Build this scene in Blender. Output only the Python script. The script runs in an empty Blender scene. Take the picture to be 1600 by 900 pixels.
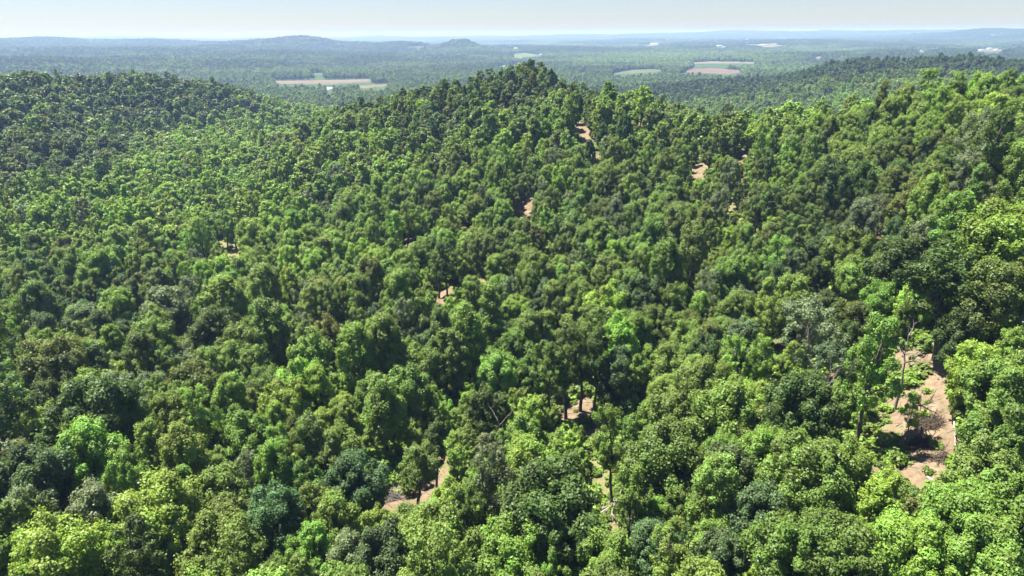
import bpy, math
import numpy as np
from mathutils import Matrix, Vector

# ------------------------------------------------------------------ scene, camera
SC = bpy.context.scene
COL = SC.collection
rng = np.random.default_rng(7)
CAMZ, FPX = 130.0, 1067.0
PITCH, ROLL = math.radians(20.46), math.radians(0.50)
F0 = np.array([0.0, math.cos(PITCH), -math.sin(PITCH)])
R0 = np.array([1.0, 0.0, 0.0])
U0 = np.cross(R0, F0)
RV = R0 * math.cos(ROLL) - U0 * math.sin(ROLL)
UV = U0 * math.cos(ROLL) + R0 * math.sin(ROLL)
CAM = np.array([0.0, 0.0, CAMZ])

def ray(px, py):
    d = F0 + RV * ((px - 800.0) / FPX) + UV * ((450.0 - py) / FPX)
    return d / np.linalg.norm(d)

def project(P):
    q = np.asarray(P, float) - CAM
    z = q @ F0
    zs = np.where(z > 1, z, 1)
    return 800 + FPX * (q @ RV) / zs, 450 - FPX * (q @ UV) / zs, z

cd = bpy.data.cameras.new('camera')
cd.sensor_width = 36.0
cd.lens = 36.0 * FPX / 1600.0
cd.clip_start = 0.5
cd.clip_end = 120000
cam = bpy.data.objects.new('camera', cd)
COL.objects.link(cam)
m = Matrix.Identity(4)
for i in range(3):
    m[i][0], m[i][1], m[i][2], m[i][3] = RV[i], UV[i], -F0[i], CAM[i]
cam.matrix_world = m
SC.camera = cam

# ------------------------------------------------------------------ noise
def _h(ix, iy, s):
    n = (ix.astype(np.int64) * 374761393 + iy.astype(np.int64) * 668265263 + s * 974634777) & 0x7fffffff
    n = ((n ^ (n >> 13)) * 1274126177) & 0x7fffffff
    return ((n ^ (n >> 16)) & 0xffff) / 65535.0

def vnoise(x, y, s=0):
    x = np.asarray(x, float); y = np.asarray(y, float)
    ix, iy = np.floor(x), np.floor(y)
    fx, fy = x - ix, y - iy
    fx = fx * fx * (3 - 2 * fx); fy = fy * fy * (3 - 2 * fy)
    a, b = _h(ix, iy, s), _h(ix + 1, iy, s)
    c, d = _h(ix, iy + 1, s), _h(ix + 1, iy + 1, s)
    return (a * (1 - fx) + b * fx) * (1 - fy) + (c * (1 - fx) + d * fx) * fy

def fbm(x, y, s=0, o=4):
    t, a, w = 0, 0.5, 0
    for k in range(o):
        t = t + a * vnoise(x * 2 ** k, y * 2 ** k, s + k * 17); w += a; a *= 0.5
    return t / w

def sstep(a, b, x):
    t = np.clip((x - a) / (np.asarray(b) - a), 0, 1)
    return t * t * (3 - 2 * t)

# ------------------------------------------------------------------ terrain
CANOPY = 14.0
PTS = [  # picture column, picture row, slant distance of the canopy seen there
 (0,880,115),(200,880,112),(400,880,108),(600,880,106),(850,880,104),(1100,880,102),(1350,880,100),(1600,880,100),
 (0,700,145),(400,700,138),(800,700,130),(1200,700,124),(1600,700,118),
 (0,600,172),(300,600,165),(600,600,158),(900,600,150),(1200,600,143),(1600,600,132),
 (0,450,255),(200,450,245),(400,450,230),(700,450,205),(1000,450,190),(1300,450,175),(1600,450,150),
 (0,350,350),(200,350,330),(400,350,300),(700,350,245),(1000,350,230),(1300,350,210),(1600,350,172),
 (0,280,430),(200,280,430),(400,280,400),(700,280,290),(1000,280,265),(1300,280,240),(1600,280,195),
 (0,220,510),(200,220,540),(330,220,540),(500,220,400),(700,220,345),(1000,220,310),(1300,220,275),(1600,220,220),
 (0,170,600),(200,170,680),(380,180,760),(520,175,500),(700,170,400),(1000,170,350),(1300,170,310),(1600,160,260),
 (0,130,680),(200,130,740),(350,140,800),(700,145,420),(1000,143,380),(1480,132,300),(1600,130,290),
 (0,102.1,720),(60,101,730),(110,108,760),(200,102,760),(270,110,800),(380,129,880),(450,150,960),
 (500,160,490),(560,143,480),(600,134,478),(640,125,480),(760,112,485),(815,97,490),(865,110,472),(925,134,430),(1000,148,400),(1070,154,380),(1150,152,365),(1250,148,350),(1350,143,335),
 (1450,131,320),(1520,125,320),(1600,127,305),
 (1340,84,1300),(1480,80,1250),(1420,86,1280),(1200,125,1300),(1000,128,1500),(1280,143,1000),(1590,104,1150),(1100,118,1450)]
RIDGE = next(i for i, q in enumerate(PTS) if q[1] == 102.1)
WPTS = [  # picture column, ground distance, drop of the canopy below the camera
 (-600,740,60),(-1200,760,40),(-300,740,40),(-300,1000,75),(0,1000,80),(150,1050,90),(300,1150,104),(420,1300,112),(500,1300,112),
 (620,900,108),(560,700,95),(700,700,92),(810,680,90),(900,620,88),(1000,620,88),(1150,560,78),(1300,540,72),(1450,520,64),(1600,500,60),
 (1900,420,35),(1900,800,80),(1900,250,26),(1900,1200,60),(1700,700,85),(1450,750,92),(1200,800,98),(1000,900,103),(800,1000,108),
 (2000,110,58),(-500,130,80),(-500,260,92),(-600,450,72),(0,45,72),(800,45,70),(1600,45,68),(800,10,72),
 (0,1500,115),(-600,1500,112),(300,1700,118),(800,1600,115),(1300,1750,115),(1600,1700,112),(2000,1700,110),(1900,1250,60)]

def warp(x, y):
    r = np.hypot(x, y)
    return np.arctan2(x, y) * 1.7, np.log(r + 60.0) * 1.6

cx, cy, cz = [], [], []
for px, py, d in PTS:
    p = CAM + ray(px, py) * d
    cx.append(p[0]); cy.append(p[1]); cz.append(p[2] - (CANOPY if len(cx) <= RIDGE else 23.0))
for px, d, drop in WPTS:
    u = (px - 800) / FPX
    y = d / math.hypot(1, u)
    cx.append(u * y); cy.append(y); cz.append(CAMZ - drop - CANOPY)
cu, cv = warp(np.array(cx), np.array(cy))
cz = np.array(cz)
N = len(cz)

def phi(r2):
    return r2 * np.log(r2 + 1e-9) * 0.5

K = phi((cu[:, None] - cu) ** 2 + (cv[:, None] - cv) ** 2) + np.eye(N) * 0.0008
A = np.zeros((N + 3, N + 3))
A[:N, :N] = K
A[:N, N] = 1; A[:N, N + 1] = cu; A[:N, N + 2] = cv
A[N:, :N] = A[:N, N:].T
W = np.linalg.solve(A, np.concatenate([cz, np.zeros(3)]))

def near_h(x, y):
    u, v = warp(x, y)
    sh = u.shape
    u, v = u.ravel(), v.ravel()
    out = np.empty_like(u)
    for i in range(0, len(u), 20000):
        a, b = u[i:i + 20000], v[i:i + 20000]
        out[i:i + 20000] = phi((a[:, None] - cu) ** 2 + (b[:, None] - cv) ** 2) @ W[:N] + W[N] + W[N + 1] * a + W[N + 2] * b
    return out.reshape(sh)

PLAIN = -4.0
# far hills: picture column, picture row of the top, distance, half width in columns, depth in metres
HILLS = [(-150,66,7000,260,1300),(90,65,7000,120,1200),(230,66,6900,150,1200),(380,65,6800,140,1200),(480,63,6000,60,900),(430,66,6000,90,900),
 (560,70,5600,60,700),(620,68,5400,45,600),(650,74,5300,70,800),(60,78,4600,120,600),(240,80,4300,110,550),(330,76,4900,90,600),(150,92,3400,110,420),
 (400,86,3700,100,450),(20,93,3200,100,420),(290,95,3000,80,350),(520,84,4200,70,480),(600,86,4000,60,450),
 (720,65,5000,26,380),(722,72,5000,75,600),(790,75,5200,80,700),(880,71,5200,75,700),(980,72,5400,80,700),(1080,71,5600,80,700),(1150,73,5400,70,600),(660,80,4500,70,500),
 (1240,63,7500,90,1000),(1330,65,7600,80,900),(1440,63,8000,90,900),(1180,66,8200,90,900),(1280,75,5600,90,600),(1400,72,6300,80,700),(1520,73,6500,90,700),(1640,66,7000,110,900),
 (1100,62,9500,100,1000),(960,64,9500,90,1000),(1560,48.5,10500,55,1400),(1640,49,10500,70,1400),(1500,52,10800,70,1300),(1760,50,10500,120,1400),
 (1440,86,3600,80,400),(1250,88,3600,70,380),(1580,84,3700,80,400),(1050,86,3900,80,400),(880,88,3800,70,380),(1750,80,4000,120,500)]
HILLS += [(60,92,2900,150,260),(250,88,3300,100,240),(380,94,2900,80,220),(560,90,3400,90,260),(690,86,3700,80,240),(960,88,3700,90,240),(1040,79,4600,110,300),(1190,86,3700,90,250),(1310,77,5000,110,320),(1450,82,4000,90,260),(1620,82,3900,110,300),(440,74,5000,80,350),(170,73,5600,120,400),(20,77,4900,90,350),(760,73,5800,90,400),(1130,68,6800,110,450),(1230,70,6400,80,450),(1390,66,7300,110,450)]
for i, (px, py) in enumerate([(-200,60),(-60,59),(60,60),(180,59),(300,60),(420,59),(520,59.5),(600,57.5),(680,57.5),(760,57),(840,57),(905,55),(960,56),(985,54.5),(1020,55),(1050,53),(1090,53),(1135,50),(1160,51),(1190,49.8),(1215,51),(1265,51.5),(1308,50.3),(1350,51),(1400,50),(1450,50.5),(1500,48),(1600,48),(1700,46),(1800,45)]):
    HILLS.append((px, py, 17000 + 500 * math.sin(i * 2.3), 62, 2200))
HL = []
for px, py, d, w, dep in HILLS:
    r = ray(px, py)
    p = CAM + r * (d / math.hypot(r[0], r[1]))
    HL.append((p[0], p[1], p[2] - 12 - PLAIN, w * d / FPX, dep))

def far_h(x, y):
    r = np.hypot(x, y)
    base = PLAIN + 16 * (fbm(x / 420, y / 420, 3) - 0.5) * sstep(1800, 3000, r) + 62 * (fbm(x / 900, y / 900, 9) - 0.45) * sstep(2600, 4500, r)
    hh = np.zeros_like(x)
    for hx, hy, hz, w, dep in HL:
        a = ((x - hx) / w) ** 2 + ((y - hy) / dep) ** 2
        g = hz / (1 + a * 0.75 + 0.35 * a * a)
        hh = np.where(a < 60, np.maximum(hh, g) + 0.10 * np.minimum(hh, g), hh)
    rough = 1 + 0.30 * (fbm(x / 500, y / 500, 21) - 0.5)
    return base + hh * rough

def ground_h(x, y):
    x = np.asarray(x, float); y = np.asarray(y, float)
    r = np.hypot(x, y)
    t = sstep(1350, 2000, r)
    n = near_h(x, np.maximum(y, 1.0)) + 7 * (fbm(x / 70, y / 70, 5) - 0.5) * sstep(180, 420, r) + 1.1 * (fbm(x / 9, y / 9, 6) - 0.5)
    n = n + 9 * np.exp(-(((x - 9) / 24) ** 2 + ((y - 468) / 30) ** 2))
    return n * (1 - t) + far_h(x, y) * t

TT = np.concatenate([np.arange(60, 700, 1.5), np.geomspace(700, 25000, 900)])
def hit(px, py, lift=0.0):
    """World point where the picture's ray meets the ground raised by lift."""
    d = ray(px, py)
    P = CAM + TT[:, None] * d
    g = ground_h(P[:, 0], P[:, 1]) + lift
    b = np.nonzero(P[:, 2] < g)[0]
    k = b[0] if len(b) else len(TT) - 1
    k = max(k, 1)
    a0, a1 = P[k - 1, 2] - g[k - 1], P[k, 2] - g[k]
    t = TT[k - 1] + (TT[k] - TT[k - 1]) * a0 / max(a0 - a1, 1e-6)
    return CAM + t * d, t

# ------------------------------------------------------------------ materials
def newmat(name):
    mt = bpy.data.materials.new(name)
    mt.use_nodes = True
    mt.node_tree.nodes.clear()
    return mt, mt.node_tree.nodes, mt.node_tree.links

def nd(ns, kind, **kw):
    n = ns.new(kind)
    for k, v in kw.items():
        setattr(n, k, v)
    return n

def leaf_material():
    mt, ns, L = newmat('leaves')
    out = nd(ns, 'ShaderNodeOutputMaterial')
    tint = nd(ns, 'ShaderNodeAttribute', attribute_name='tint', attribute_type='INSTANCER')
    lv = nd(ns, 'ShaderNodeAttribute', attribute_name='leafvar', attribute_type='GEOMETRY')
    # every leaf spray has its own slightly yellower or bluer, paler or deeper colour
    hsv = nd(ns, 'ShaderNodeHueSaturation')
    mr = nd(ns, 'ShaderNodeMapRange')
    mr.inputs[3].default_value = 0.485; mr.inputs[4].default_value = 0.515
    mv = nd(ns, 'ShaderNodeMapRange')
    mv.inputs[3].default_value = 0.62; mv.inputs[4].default_value = 1.42
    L.new(lv.outputs['Fac'], mr.inputs[0]); L.new(lv.outputs['Fac'], mv.inputs[0])
    L.new(mr.outputs[0], hsv.inputs['Hue']); L.new(mv.outputs[0], hsv.inputs['Value'])
    L.new(tint.outputs['Color'], hsv.inputs['Color'])
    p = nd(ns, 'ShaderNodeBsdfPrincipled')
    p.inputs['Roughness'].default_value = 0.52
    p.inputs['Specular IOR Level'].default_value = 0.32
    L.new(hsv.outputs[0], p.inputs['Base Color'])
    tr = nd(ns, 'ShaderNodeBsdfTranslucent')
    mc = nd(ns, 'ShaderNodeMix', data_type='RGBA', blend_type='MULTIPLY')
    mc.inputs[0].default_value = 1.0
    mc.inputs[7].default_value = (1.5, 1.35, 0.55, 1)
    L.new(hsv.outputs[0], mc.inputs[6])
    L.new(mc.outputs[2], tr.inputs['Color'])
    mx = nd(ns, 'ShaderNodeMixShader')
    mx.inputs[0].default_value = 0.36
    L.new(p.outputs[0], mx.inputs[1]); L.new(tr.outputs[0], mx.inputs[2])
    L.new(mx.outputs[0], out.inputs[0])
    return mt

def bark_material(name, c1, c2, scale=2.2):
    mt, ns, L = newmat(name)
    out = nd(ns, 'ShaderNodeOutputMaterial')
    p = nd(ns, 'ShaderNodeBsdfPrincipled')
    p.inputs['Roughness'].default_value = 0.9
    tc = nd(ns, 'ShaderNodeTexCoord')
    mp = nd(ns, 'ShaderNodeMapping')
    mp.inputs['Scale'].default_value = (3, 3, 0.6)
    nz = nd(ns, 'ShaderNodeTexNoise')
    nz.inputs['Scale'].default_value = scale; nz.inputs['Detail'].default_value = 6
    cr = nd(ns, 'ShaderNodeValToRGB')
    cr.color_ramp.elements[0].position = 0.35; cr.color_ramp.elements[0].color = (*c1, 1)
    cr.color_ramp.elements[1].position = 0.68; cr.color_ramp.elements[1].color = (*c2, 1)
    L.new(tc.outputs['Object'], mp.inputs[0]); L.new(mp.outputs[0], nz.inputs['Vector'])
    L.new(nz.outputs[0], cr.inputs[0]); L.new(cr.outputs[0], p.inputs['Base Color'])
    bp = nd(ns, 'ShaderNodeBump'); bp.inputs['Strength'].default_value = 0.5
    L.new(nz.outputs[0], bp.inputs['Height']); L.new(bp.outputs[0], p.inputs['Normal'])
    L.new(p.outputs[0], out.inputs[0])
    return mt

def plain_material(name, c, rough=0.7):
    mt, ns, L = newmat(name)
    out = nd(ns, 'ShaderNodeOutputMaterial')
    p = nd(ns, 'ShaderNodeBsdfPrincipled')
    p.inputs['Roughness'].default_value = rough
    nz = nd(ns, 'ShaderNodeTexNoise'); nz.inputs['Scale'].default_value = 0.7
    cr = nd(ns, 'ShaderNodeValToRGB')
    cr.color_ramp.elements[0].position = 0.3; cr.color_ramp.elements[0].color = (*[v * 0.85 for v in c], 1)
    cr.color_ramp.elements[1].position = 0.7; cr.color_ramp.elements[1].color = (*c, 1)
    L.new(nz.outputs[0], cr.inputs[0]); L.new(cr.outputs[0], p.inputs['Base Color']); L.new(p.outputs[0], out.inputs[0])
    return mt

M_LEAF = leaf_material()
M_BARK = bark_material('bark', (0.045, 0.036, 0.028), (0.15, 0.125, 0.10))
M_PALE = bark_material('bleached_wood', (0.18, 0.155, 0.13), (0.38, 0.345, 0.30))
M_GREYWOOD = bark_material('grey_dead_wood', (0.10, 0.085, 0.07), (0.28, 0.25, 0.22))
M_DEADBRUSH = bark_material('dead_brush', (0.035, 0.027, 0.018), (0.095, 0.066, 0.042))
M_WHITE = plain_material('white_cladding', (0.40, 0.40, 0.39), 0.6)
M_ROOF = plain_material('pale_metal_roof', (0.36, 0.37, 0.38), 0.55)
M_CONCRETE = plain_material('pale_concrete', (0.36, 0.35, 0.33), 0.8)

# ------------------------------------------------------------------ meshes
def quadmesh(name, co, faces, mats, mat_idx=None, attrs=None, smooth=None):
    me = bpy.data.meshes.new(name)
    co = np.asarray(co, np.float32); faces = np.asarray(faces, np.int32)
    me.vertices.add(len(co)); me.vertices.foreach_set('co', co.ravel())
    k = faces.shape[1]
    me.loops.add(faces.size); me.loops.foreach_set('vertex_index', faces.ravel())
    me.polygons.add(len(faces))
    me.polygons.foreach_set('loop_start', np.arange(0, faces.size, k, dtype=np.int32))
    for mm in mats:
        me.materials.append(mm)
    if mat_idx is not None:
        me.polygons.foreach_set('material_index', np.asarray(mat_idx, np.int32))
    if smooth is not None:
        me.polygons.foreach_set('use_smooth', np.asarray(smooth, bool))
    for an, av in (attrs or {}).items():
        av = np.asarray(av, np.float32)
        if av.ndim == 1:
            a = me.attributes.new(an, 'FLOAT', 'POINT'); a.data.foreach_set('value', av)
        else:
            a = me.attributes.new(an, 'FLOAT_VECTOR', 'POINT'); a.data.foreach_set('vector', av.ravel())
    me.update(calc_edges=True)
    return me

def link(name, me, parent=None, loc=None):
    o = bpy.data.objects.new(name, me)
    COL.objects.link(o)
    if parent is not None:
        o.parent = parent
    if loc is not None:
        o.location = loc
    return o

def unit(v):
    return v / (np.linalg.norm(v, axis=-1, keepdims=True) + 1e-9)

def tube(path, rad, sides=6):
    """One tapered tube along a path of points."""
    path = np.asarray(path, float); rad = np.asarray(rad, float)
    t = unit(np.gradient(path, axis=0))
    ref = np.array([0.31, 0.95, 0.1])
    a = unit(np.cross(t, ref)); b = np.cross(t, a)
    ang = np.linspace(0, 2 * np.pi, sides, endpoint=False)
    ring = a[:, None] * np.cos(ang)[None, :, None] + b[:, None] * np.sin(ang)[None, :, None]
    co = (path[:, None] + ring * rad[:, None, None]).reshape(-1, 3)
    n = len(path)
    i = np.arange(n - 1)[:, None] * sides; j = np.arange(sides)[None]; j2 = (j + 1) % sides
    f = np.stack([i + j, i + j2, i + sides + j2, i + sides + j], -1).reshape(-1, 4)
    co = np.concatenate([co, path[:1], path[-1:]])
    c0, c1 = n * sides, n * sides + 1
    caps = [[c0, (k + 1) % sides, k, k] for k in range(0)]
    return co, f

def curve(p0, p1, r, n=6, bend=0.12):
    t = np.linspace(0, 1, n)[:, None]
    L = np.linalg.norm(np.asarray(p1) - np.asarray(p0))
    w = np.cumsum(r.normal(0, 1, (n, 3)), 0) * bend * L / n
    w -= w[:1]; 
    return np.asarray(p0) * (1 - t) + np.asarray(p1) * t + w * np.sin(np.pi * t * 0.5)

def join_tubes(ts):
    co, fs, off = [], [], 0
    for c, f in ts:
        co.append(c); fs.append(f + off); off += len(c)
    return np.concatenate(co), np.concatenate(fs)

FORMS = {  # height, crown radius, bottom of crown, lobes, lobe size, sprays per lobe, spray size
 'round':  dict(h=16.0, R=4.8, lo=0.25, n=110, ls=(0.13, 0.32), q=360, s=0.175, k=6),
 'broad':  dict(h=17.5, R=6.3, lo=0.28, n=140, ls=(0.11, 0.27), q=390, s=0.185, k=5),
 'oval':   dict(h=19.0, R=3.9, lo=0.20, n=110, ls=(0.15, 0.34), q=320, s=0.155, k=6),
 'open':   dict(h=21.0, R=4.0, lo=0.40, n=52, ls=(0.13, 0.30), q=230, s=0.155, k=5),
 'young':  dict(h=9.0,  R=2.4, lo=0.18, n=52, ls=(0.18, 0.36), q=190, s=0.13, k=4),
 'vine':   dict(h=15.0, R=1.9, lo=0.05, n=60, ls=(0.34, 0.60), q=260, s=0.16, k=2),
 'sparse': dict(h=18.0, R=4.4, lo=0.34, n=60, ls=(0.12, 0.28), q=130, s=0.15, k=3),
 'pine':   dict(h=20.0, R=3.2, lo=0.30, n=80, ls=(0.18, 0.32), q=230, s=0.16, k=2),
}

def grow(form, seed):
    f = FORMS[form]
    r = np.random.default_rng(seed * 101 + sum(map(ord, form)))
    h, R = f['h'], f['R']
    zl = f['lo'] * h
    n = f['n']
    # crown outline: radius as a function of height, with its own bulges
    u = r.uniform(0, 1, n)
    th = r.uniform(0, 2 * np.pi, n) 
    bul = r.uniform(0, 2 * np.pi, 3); amp = r.uniform(0.08, 0.2, 3)
    def outline(u, th):
        if form in ('oval',):
            e = np.sqrt(np.clip(1 - (np.abs(u - 0.42) / 0.60) ** 2.3, 0.02, 1)) * (1.03 - 0.12 * u)
        elif form == 'broad':
            e = np.sqrt(np.clip(1 - (np.abs(u - 0.42) / np.where(u > .42, 0.60, 0.46)) ** 2.2, 0.02, 1))
        elif form == 'vine':
            e = 0.75 + 0.25 * np.sin(3 * u * 3.1 + bul[0])
        elif form == 'pine':
            e = np.clip(1.15 * (1 - u) ** 0.8, 0.12, 1) * (0.75 + 0.35 * np.sin(u * 19 + bul[0]))
        else:
            e = np.sqrt(np.clip(1 - (np.abs(u - 0.45) / 0.57) ** 2.1, 0.02, 1))
        g = 1 + sum(a * np.sin((k + 2) * th + b + 2.5 * u) for k, (a, b) in enumerate(zip(amp, bul)))
        return e * g
    rad = outline(u, th) * R
    inner = r.uniform(0, 1, n) < (0.22 if form not in ('open', 'sparse') else 0.35)
    frac = np.where(inner, r.uniform(0.15, 0.65, n), r.uniform(0.74, 0.98, n))
    lean = r.normal(0, 0.035, 2) * h
    c = np.stack([np.cos(th) * rad * frac + lean[0] * u, np.sin(th) * rad * frac + lean[1] * u, zl + (h - zl) * u], -1)
    c[:, 2] -= 0.05 * h * (frac < 0.6)
    lr = r.uniform(*f['ls'], n) * R * (0.75 + 0.5 * r.random(n))
    # sprays of leaves over each lobe
    cnt = np.maximum((f['q'] * (lr / (np.mean(f['ls']) * R)) ** 2).astype(int), 18)
    li = np.repeat(np.arange(n), cnt)
    T = len(li)
    d = unit(r.normal(0, 1, (T, 3)))
    axis = np.stack([c[:, 0], c[:, 1], (c[:, 2] - (zl + 0.35 * (h - zl))) * 1.1 + 0.35 * R], -1)
    ax = unit(axis)[li]
    dot = (d * ax).sum(-1)
    flip = (dot < -0.25) & (r.random(T) < 0.8)
    d[flip] -= 2 * dot[flip, None] * ax[flip]
    rr = lr[li] * np.where(r.random(T) < 0.13, r.uniform(1.0, 1.42, T), 0.45 + 0.6 * r.random(T) ** 0.6)
    # each lobe is a plume along its own branch, not a ball
    pl = unit(ax[np.searchsorted(li, np.arange(n))] * 0.7 + np.array([0, 0, 0.65 if form != 'oval' else 1.1]) + r.normal(0, 0.32, (n, 3)))
    if form == 'pine':
        pl = unit(np.stack([c[:, 0], c[:, 1], np.full(n, 0.2)], -1))
    el = r.uniform(1.05, 1.6, n)
    along = (d * pl[li]).sum(-1, keepdims=True)
    off = d + pl[li] * along * (el[li] - 1)[:, None] - (d - pl[li] * along) * (1 - 1 / np.sqrt(el[li]))[:, None]
    pos = c[li] + off * rr[:, None]
    # bring the grown crown to its stated radius and height
    kx = R / np.quantile(np.hypot(pos[:, 0] - lean[0] * .6, pos[:, 1] - lean[1] * .6), 0.965)
    kz = (h - zl) / (np.quantile(pos[:, 2], 0.995) - np.quantile(pos[:, 2], 0.01)); z0_ = np.quantile(pos[:, 2], 0.01)
    for a_ in (pos, c):
        a_[:, :2] *= kx
        a_[:, 2] = zl + (a_[:, 2] - z0_) * kz
    nrm = unit(d * 0.82 + r.normal(0, 0.38, (T, 3)) + np.array([0, 0, 0.22]))
    size = f['s'] * r.uniform(0.6, 1.35, T)
    lvar = np.clip(0.5 + r.normal(0, 0.14, n)[li] + r.normal(0, 0.16, T), 0, 1)
    lv_all, li_all = lvar, li
    # trunk and limbs reaching into the lobes
    ts = []
    tr = 0.012 * h + 0.035 * R
    top = np.array([lean[0] * 0.8, lean[1] * 0.8, zl + (h - zl) * (0.82 if form in ('oval', 'pine', 'open', 'vine') else 0.6)])
    tp = curve((0, 0, -1.0), top, r, 10, 0.16)
    tp[0, :2] = 0; 
    trr = np.linspace(1, 0.16, 10) ** 0.9 * tr; trr[0] *= 1.35; trr[1] *= 1.08
    ts.append(tube(tp, trr, 7))
    pick = np.argsort(-lr + r.normal(0, 0.2, n))[: (26 if form in ('open', 'sparse') else 14)]
    for q in pick:
        zt = min(c[q, 2] - 0.14 * h * r.uniform(0.4, 1.2), top[2])
        k = np.clip(np.searchsorted(tp[:, 2], zt), 1, 9)
        p0 = tp[k - 1] + (tp[k] - tp[k - 1]) * np.clip((zt - tp[k - 1, 2]) / (tp[k, 2] - tp[k - 1, 2] + 1e-6), 0, 1)
        ts.append(tube(curve(p0, c[q], r, 6, 0.2), np.linspace(trr[k] * 0.55, 0.03, 6), 5))
    return dict(pos=pos, nrm=nrm, size=size, lvar=lvar, trunk=join_tubes(ts), h=h, R=R)

def cards(g, keep, seed):
    """Leaf sprays as pointed four-cornered faces, slightly folded."""
    r = np.random.default_rng(seed)
    T = len(g['pos'])
    idx = np.arange(T) if keep >= 1 else r.permutation(T)[: int(T * keep)]
    P, n = g['pos'][idx], g['nrm'][idx]
    s = g['size'][idx] * (1 if keep >= 1 else keep ** -0.46)
    a = unit(np.cross(n, unit(r.normal(0, 1, P.shape)))); b = np.cross(n, a)
    fold = n * (s * r.uniform(-0.25, 0.1, len(s)))[:, None]
    w = r.uniform(0.55, 0.95, len(s))[:, None]
    sk = r.uniform(-0.35, 0.35, len(s))[:, None]
    s = s[:, None]
    co = np.stack([P - a * s + fold, P + b * s * w + a * s * sk, P + a * s + fold, P - b * s * w + a * s * sk * 0.6], 1).reshape(-1, 3)
    return co, np.arange(len(co)).reshape(-1, 4), np.repeat(g['lvar'][idx], 4)

VAR = {}          # form -> list of dicts of meshes
SRC = []          # sources for the forest
def source(name, me):
    o = bpy.data.objects.new(name, me)
    SRC.append(o)
    return len(SRC) - 1

def tree_variant(form, k, barkmat=None):
    g = grow(form, k)
    bm_ = barkmat or M_BARK
    co, fa, lv = cards(g, 1.0, k)
    crown = quadmesh('crown', co, fa, [M_LEAF], attrs={'leafvar': lv})
    tco, tfa = g['trunk']
    trunk = quadmesh('trunk', tco, tfa, [bm_], smooth=np.ones(len(tfa)))
    out = dict(crown=crown, trunk=trunk, h=g['h'], R=g['R'], lod=[])
    for keep in (0.8, 0.11, 0.028):
        co, fa, lv = cards(g, keep, k + 50)
        c2 = np.concatenate([co, tco]); f2 = np.concatenate([fa, tfa + len(co)])
        me = quadmesh('forest_tree', c2, f2, [M_LEAF, bm_], np.r_[np.zeros(len(fa)), np.ones(len(tfa))],
                      {'leafvar': np.r_[lv, np.full(len(tco), .5)]})
        out['lod'].append(source('forest_tree', me))
    out['g'] = g
    return out

for form, f in FORMS.items():
    VAR[form] = [tree_variant(form, k, M_GREYWOOD if form == 'sparse' else None) for k in range(f['k'])]

def grove(seed):
    """A patch of crowns for the distant woods, about 30 m across, in units of 1 = 30 m."""
    r = np.random.default_rng(seed)
    cos, fas, lvs, off = [], [], [], 0
    spots = []
    while len(spots) < 11:
        p = r.uniform(-0.5, 0.5, 2)
        if all(np.hypot(*(p - q)) > 0.2 for q in spots):
            spots.append(p)
    for p in spots:
        v = VAR[['round', 'broad', 'oval'][r.integers(3)]][r.integers(4)]['g']
        co, fa, lv = cards(v, 0.0055, int(r.integers(1e6)))
        s = r.uniform(0.8, 1.25)
        a = r.uniform(0, 6.28)
        co = co @ np.array([[math.cos(a), math.sin(a), 0], [-math.sin(a), math.cos(a), 0], [0, 0, 1]]) * s / 30.0
        co[:, :2] += p
        cos.append(co); fas.append(fa + off); lvs.append(np.clip(lv + r.normal(0, 0.22), 0, 1)); off += len(co)
    return source('forest_grove', quadmesh('forest_grove', np.concatenate(cos), np.concatenate(fas), [M_LEAF], attrs={'leafvar': np.concatenate(lvs)}))

GROVES = [grove(s) for s in range(6)]

# ------------------------------------------------------------------ clearings and fields (outlines on the ground)
def inside(px, py, poly):
    poly = np.asarray(poly, float)
    c = np.zeros(px.shape, bool)
    j = len(poly) - 1
    for i in range(len(poly)):
        xi, yi = poly[i]; xj, yj = poly[j]
        cond = ((yi > py) != (yj > py)) & (px < (xj - xi) * (py - yi) / (yj - yi + 1e-12) + xi)
        c ^= cond
        j = i
    return c

def gpoly(pts):
    return np.array([hit(x, y)[0][:2] for x, y in pts])

SOIL = [gpoly(p) for p in (
 [(1443,548),(1468,536),(1496,540),(1490,600),(1503,660),(1505,705),(1478,745),(1440,790),(1405,795),(1412,745),(1418,690),(1410,640),(1428,605),(1446,578)],
 [(1372,572),(1398,546),(1440,538),(1452,558),(1420,575)],
 [(1265,594),(1290,578),(1320,588),(1280,608)],
 [(1385,622),(1420,610),(1420,660),(1395,680)],
 [(862,648),(905,612),(930,622),(962,660),(950,676),(915,660),(880,664)],
 [(632,776),(668,742),(708,730),(704,758),(662,790)],
 [(585,770),(612,752),(636,770),(630,792),(600,795)],
 [(655,700),(690,690),(700,720),(670,730)],
 [(712,360),(722,340),(740,342),(738,362)],
 [(800,345),(806,312),(830,308),(832,345)],
 [(625,378),(640,364),(652,372),(640,388)],
 [(896,190),(914,190),(928,226),(912,228)],
 [(984,200),(996,184),(1012,190),(1000,206)],
 [(926,256),(934,240),(946,246),(942,262)],
 [(1076,282),(1090,252),(1110,262),(1100,290)],
 [(1094,248),(1108,228),(1126,236),(1112,254)],
 [(1140,252),(1160,232),(1186,246),(1170,268)],
 [(676,470),(688,448),(702,456),(694,476)],
)]
WEEDY = [gpoly(p) for p in (
 [(1345,690),(1350,640),(1390,600),(1416,610),(1412,700),(1400,740),(1370,740)],
 [(900,672),(975,700),(1000,770),(975,880),(905,890),(930,800),(915,740)],
 [(325,404),(345,372),(395,392),(385,412)],
 [(940,830),(1010,840),(1000,895),(930,895)],
 [(720,450),(745,420),(765,440),(740,475)],
 [(1120,300),(1150,282),(1180,300),(1150,318)],
 [(1405,795),(1445,785),(1470,820),(1430,840)],
)]
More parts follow.
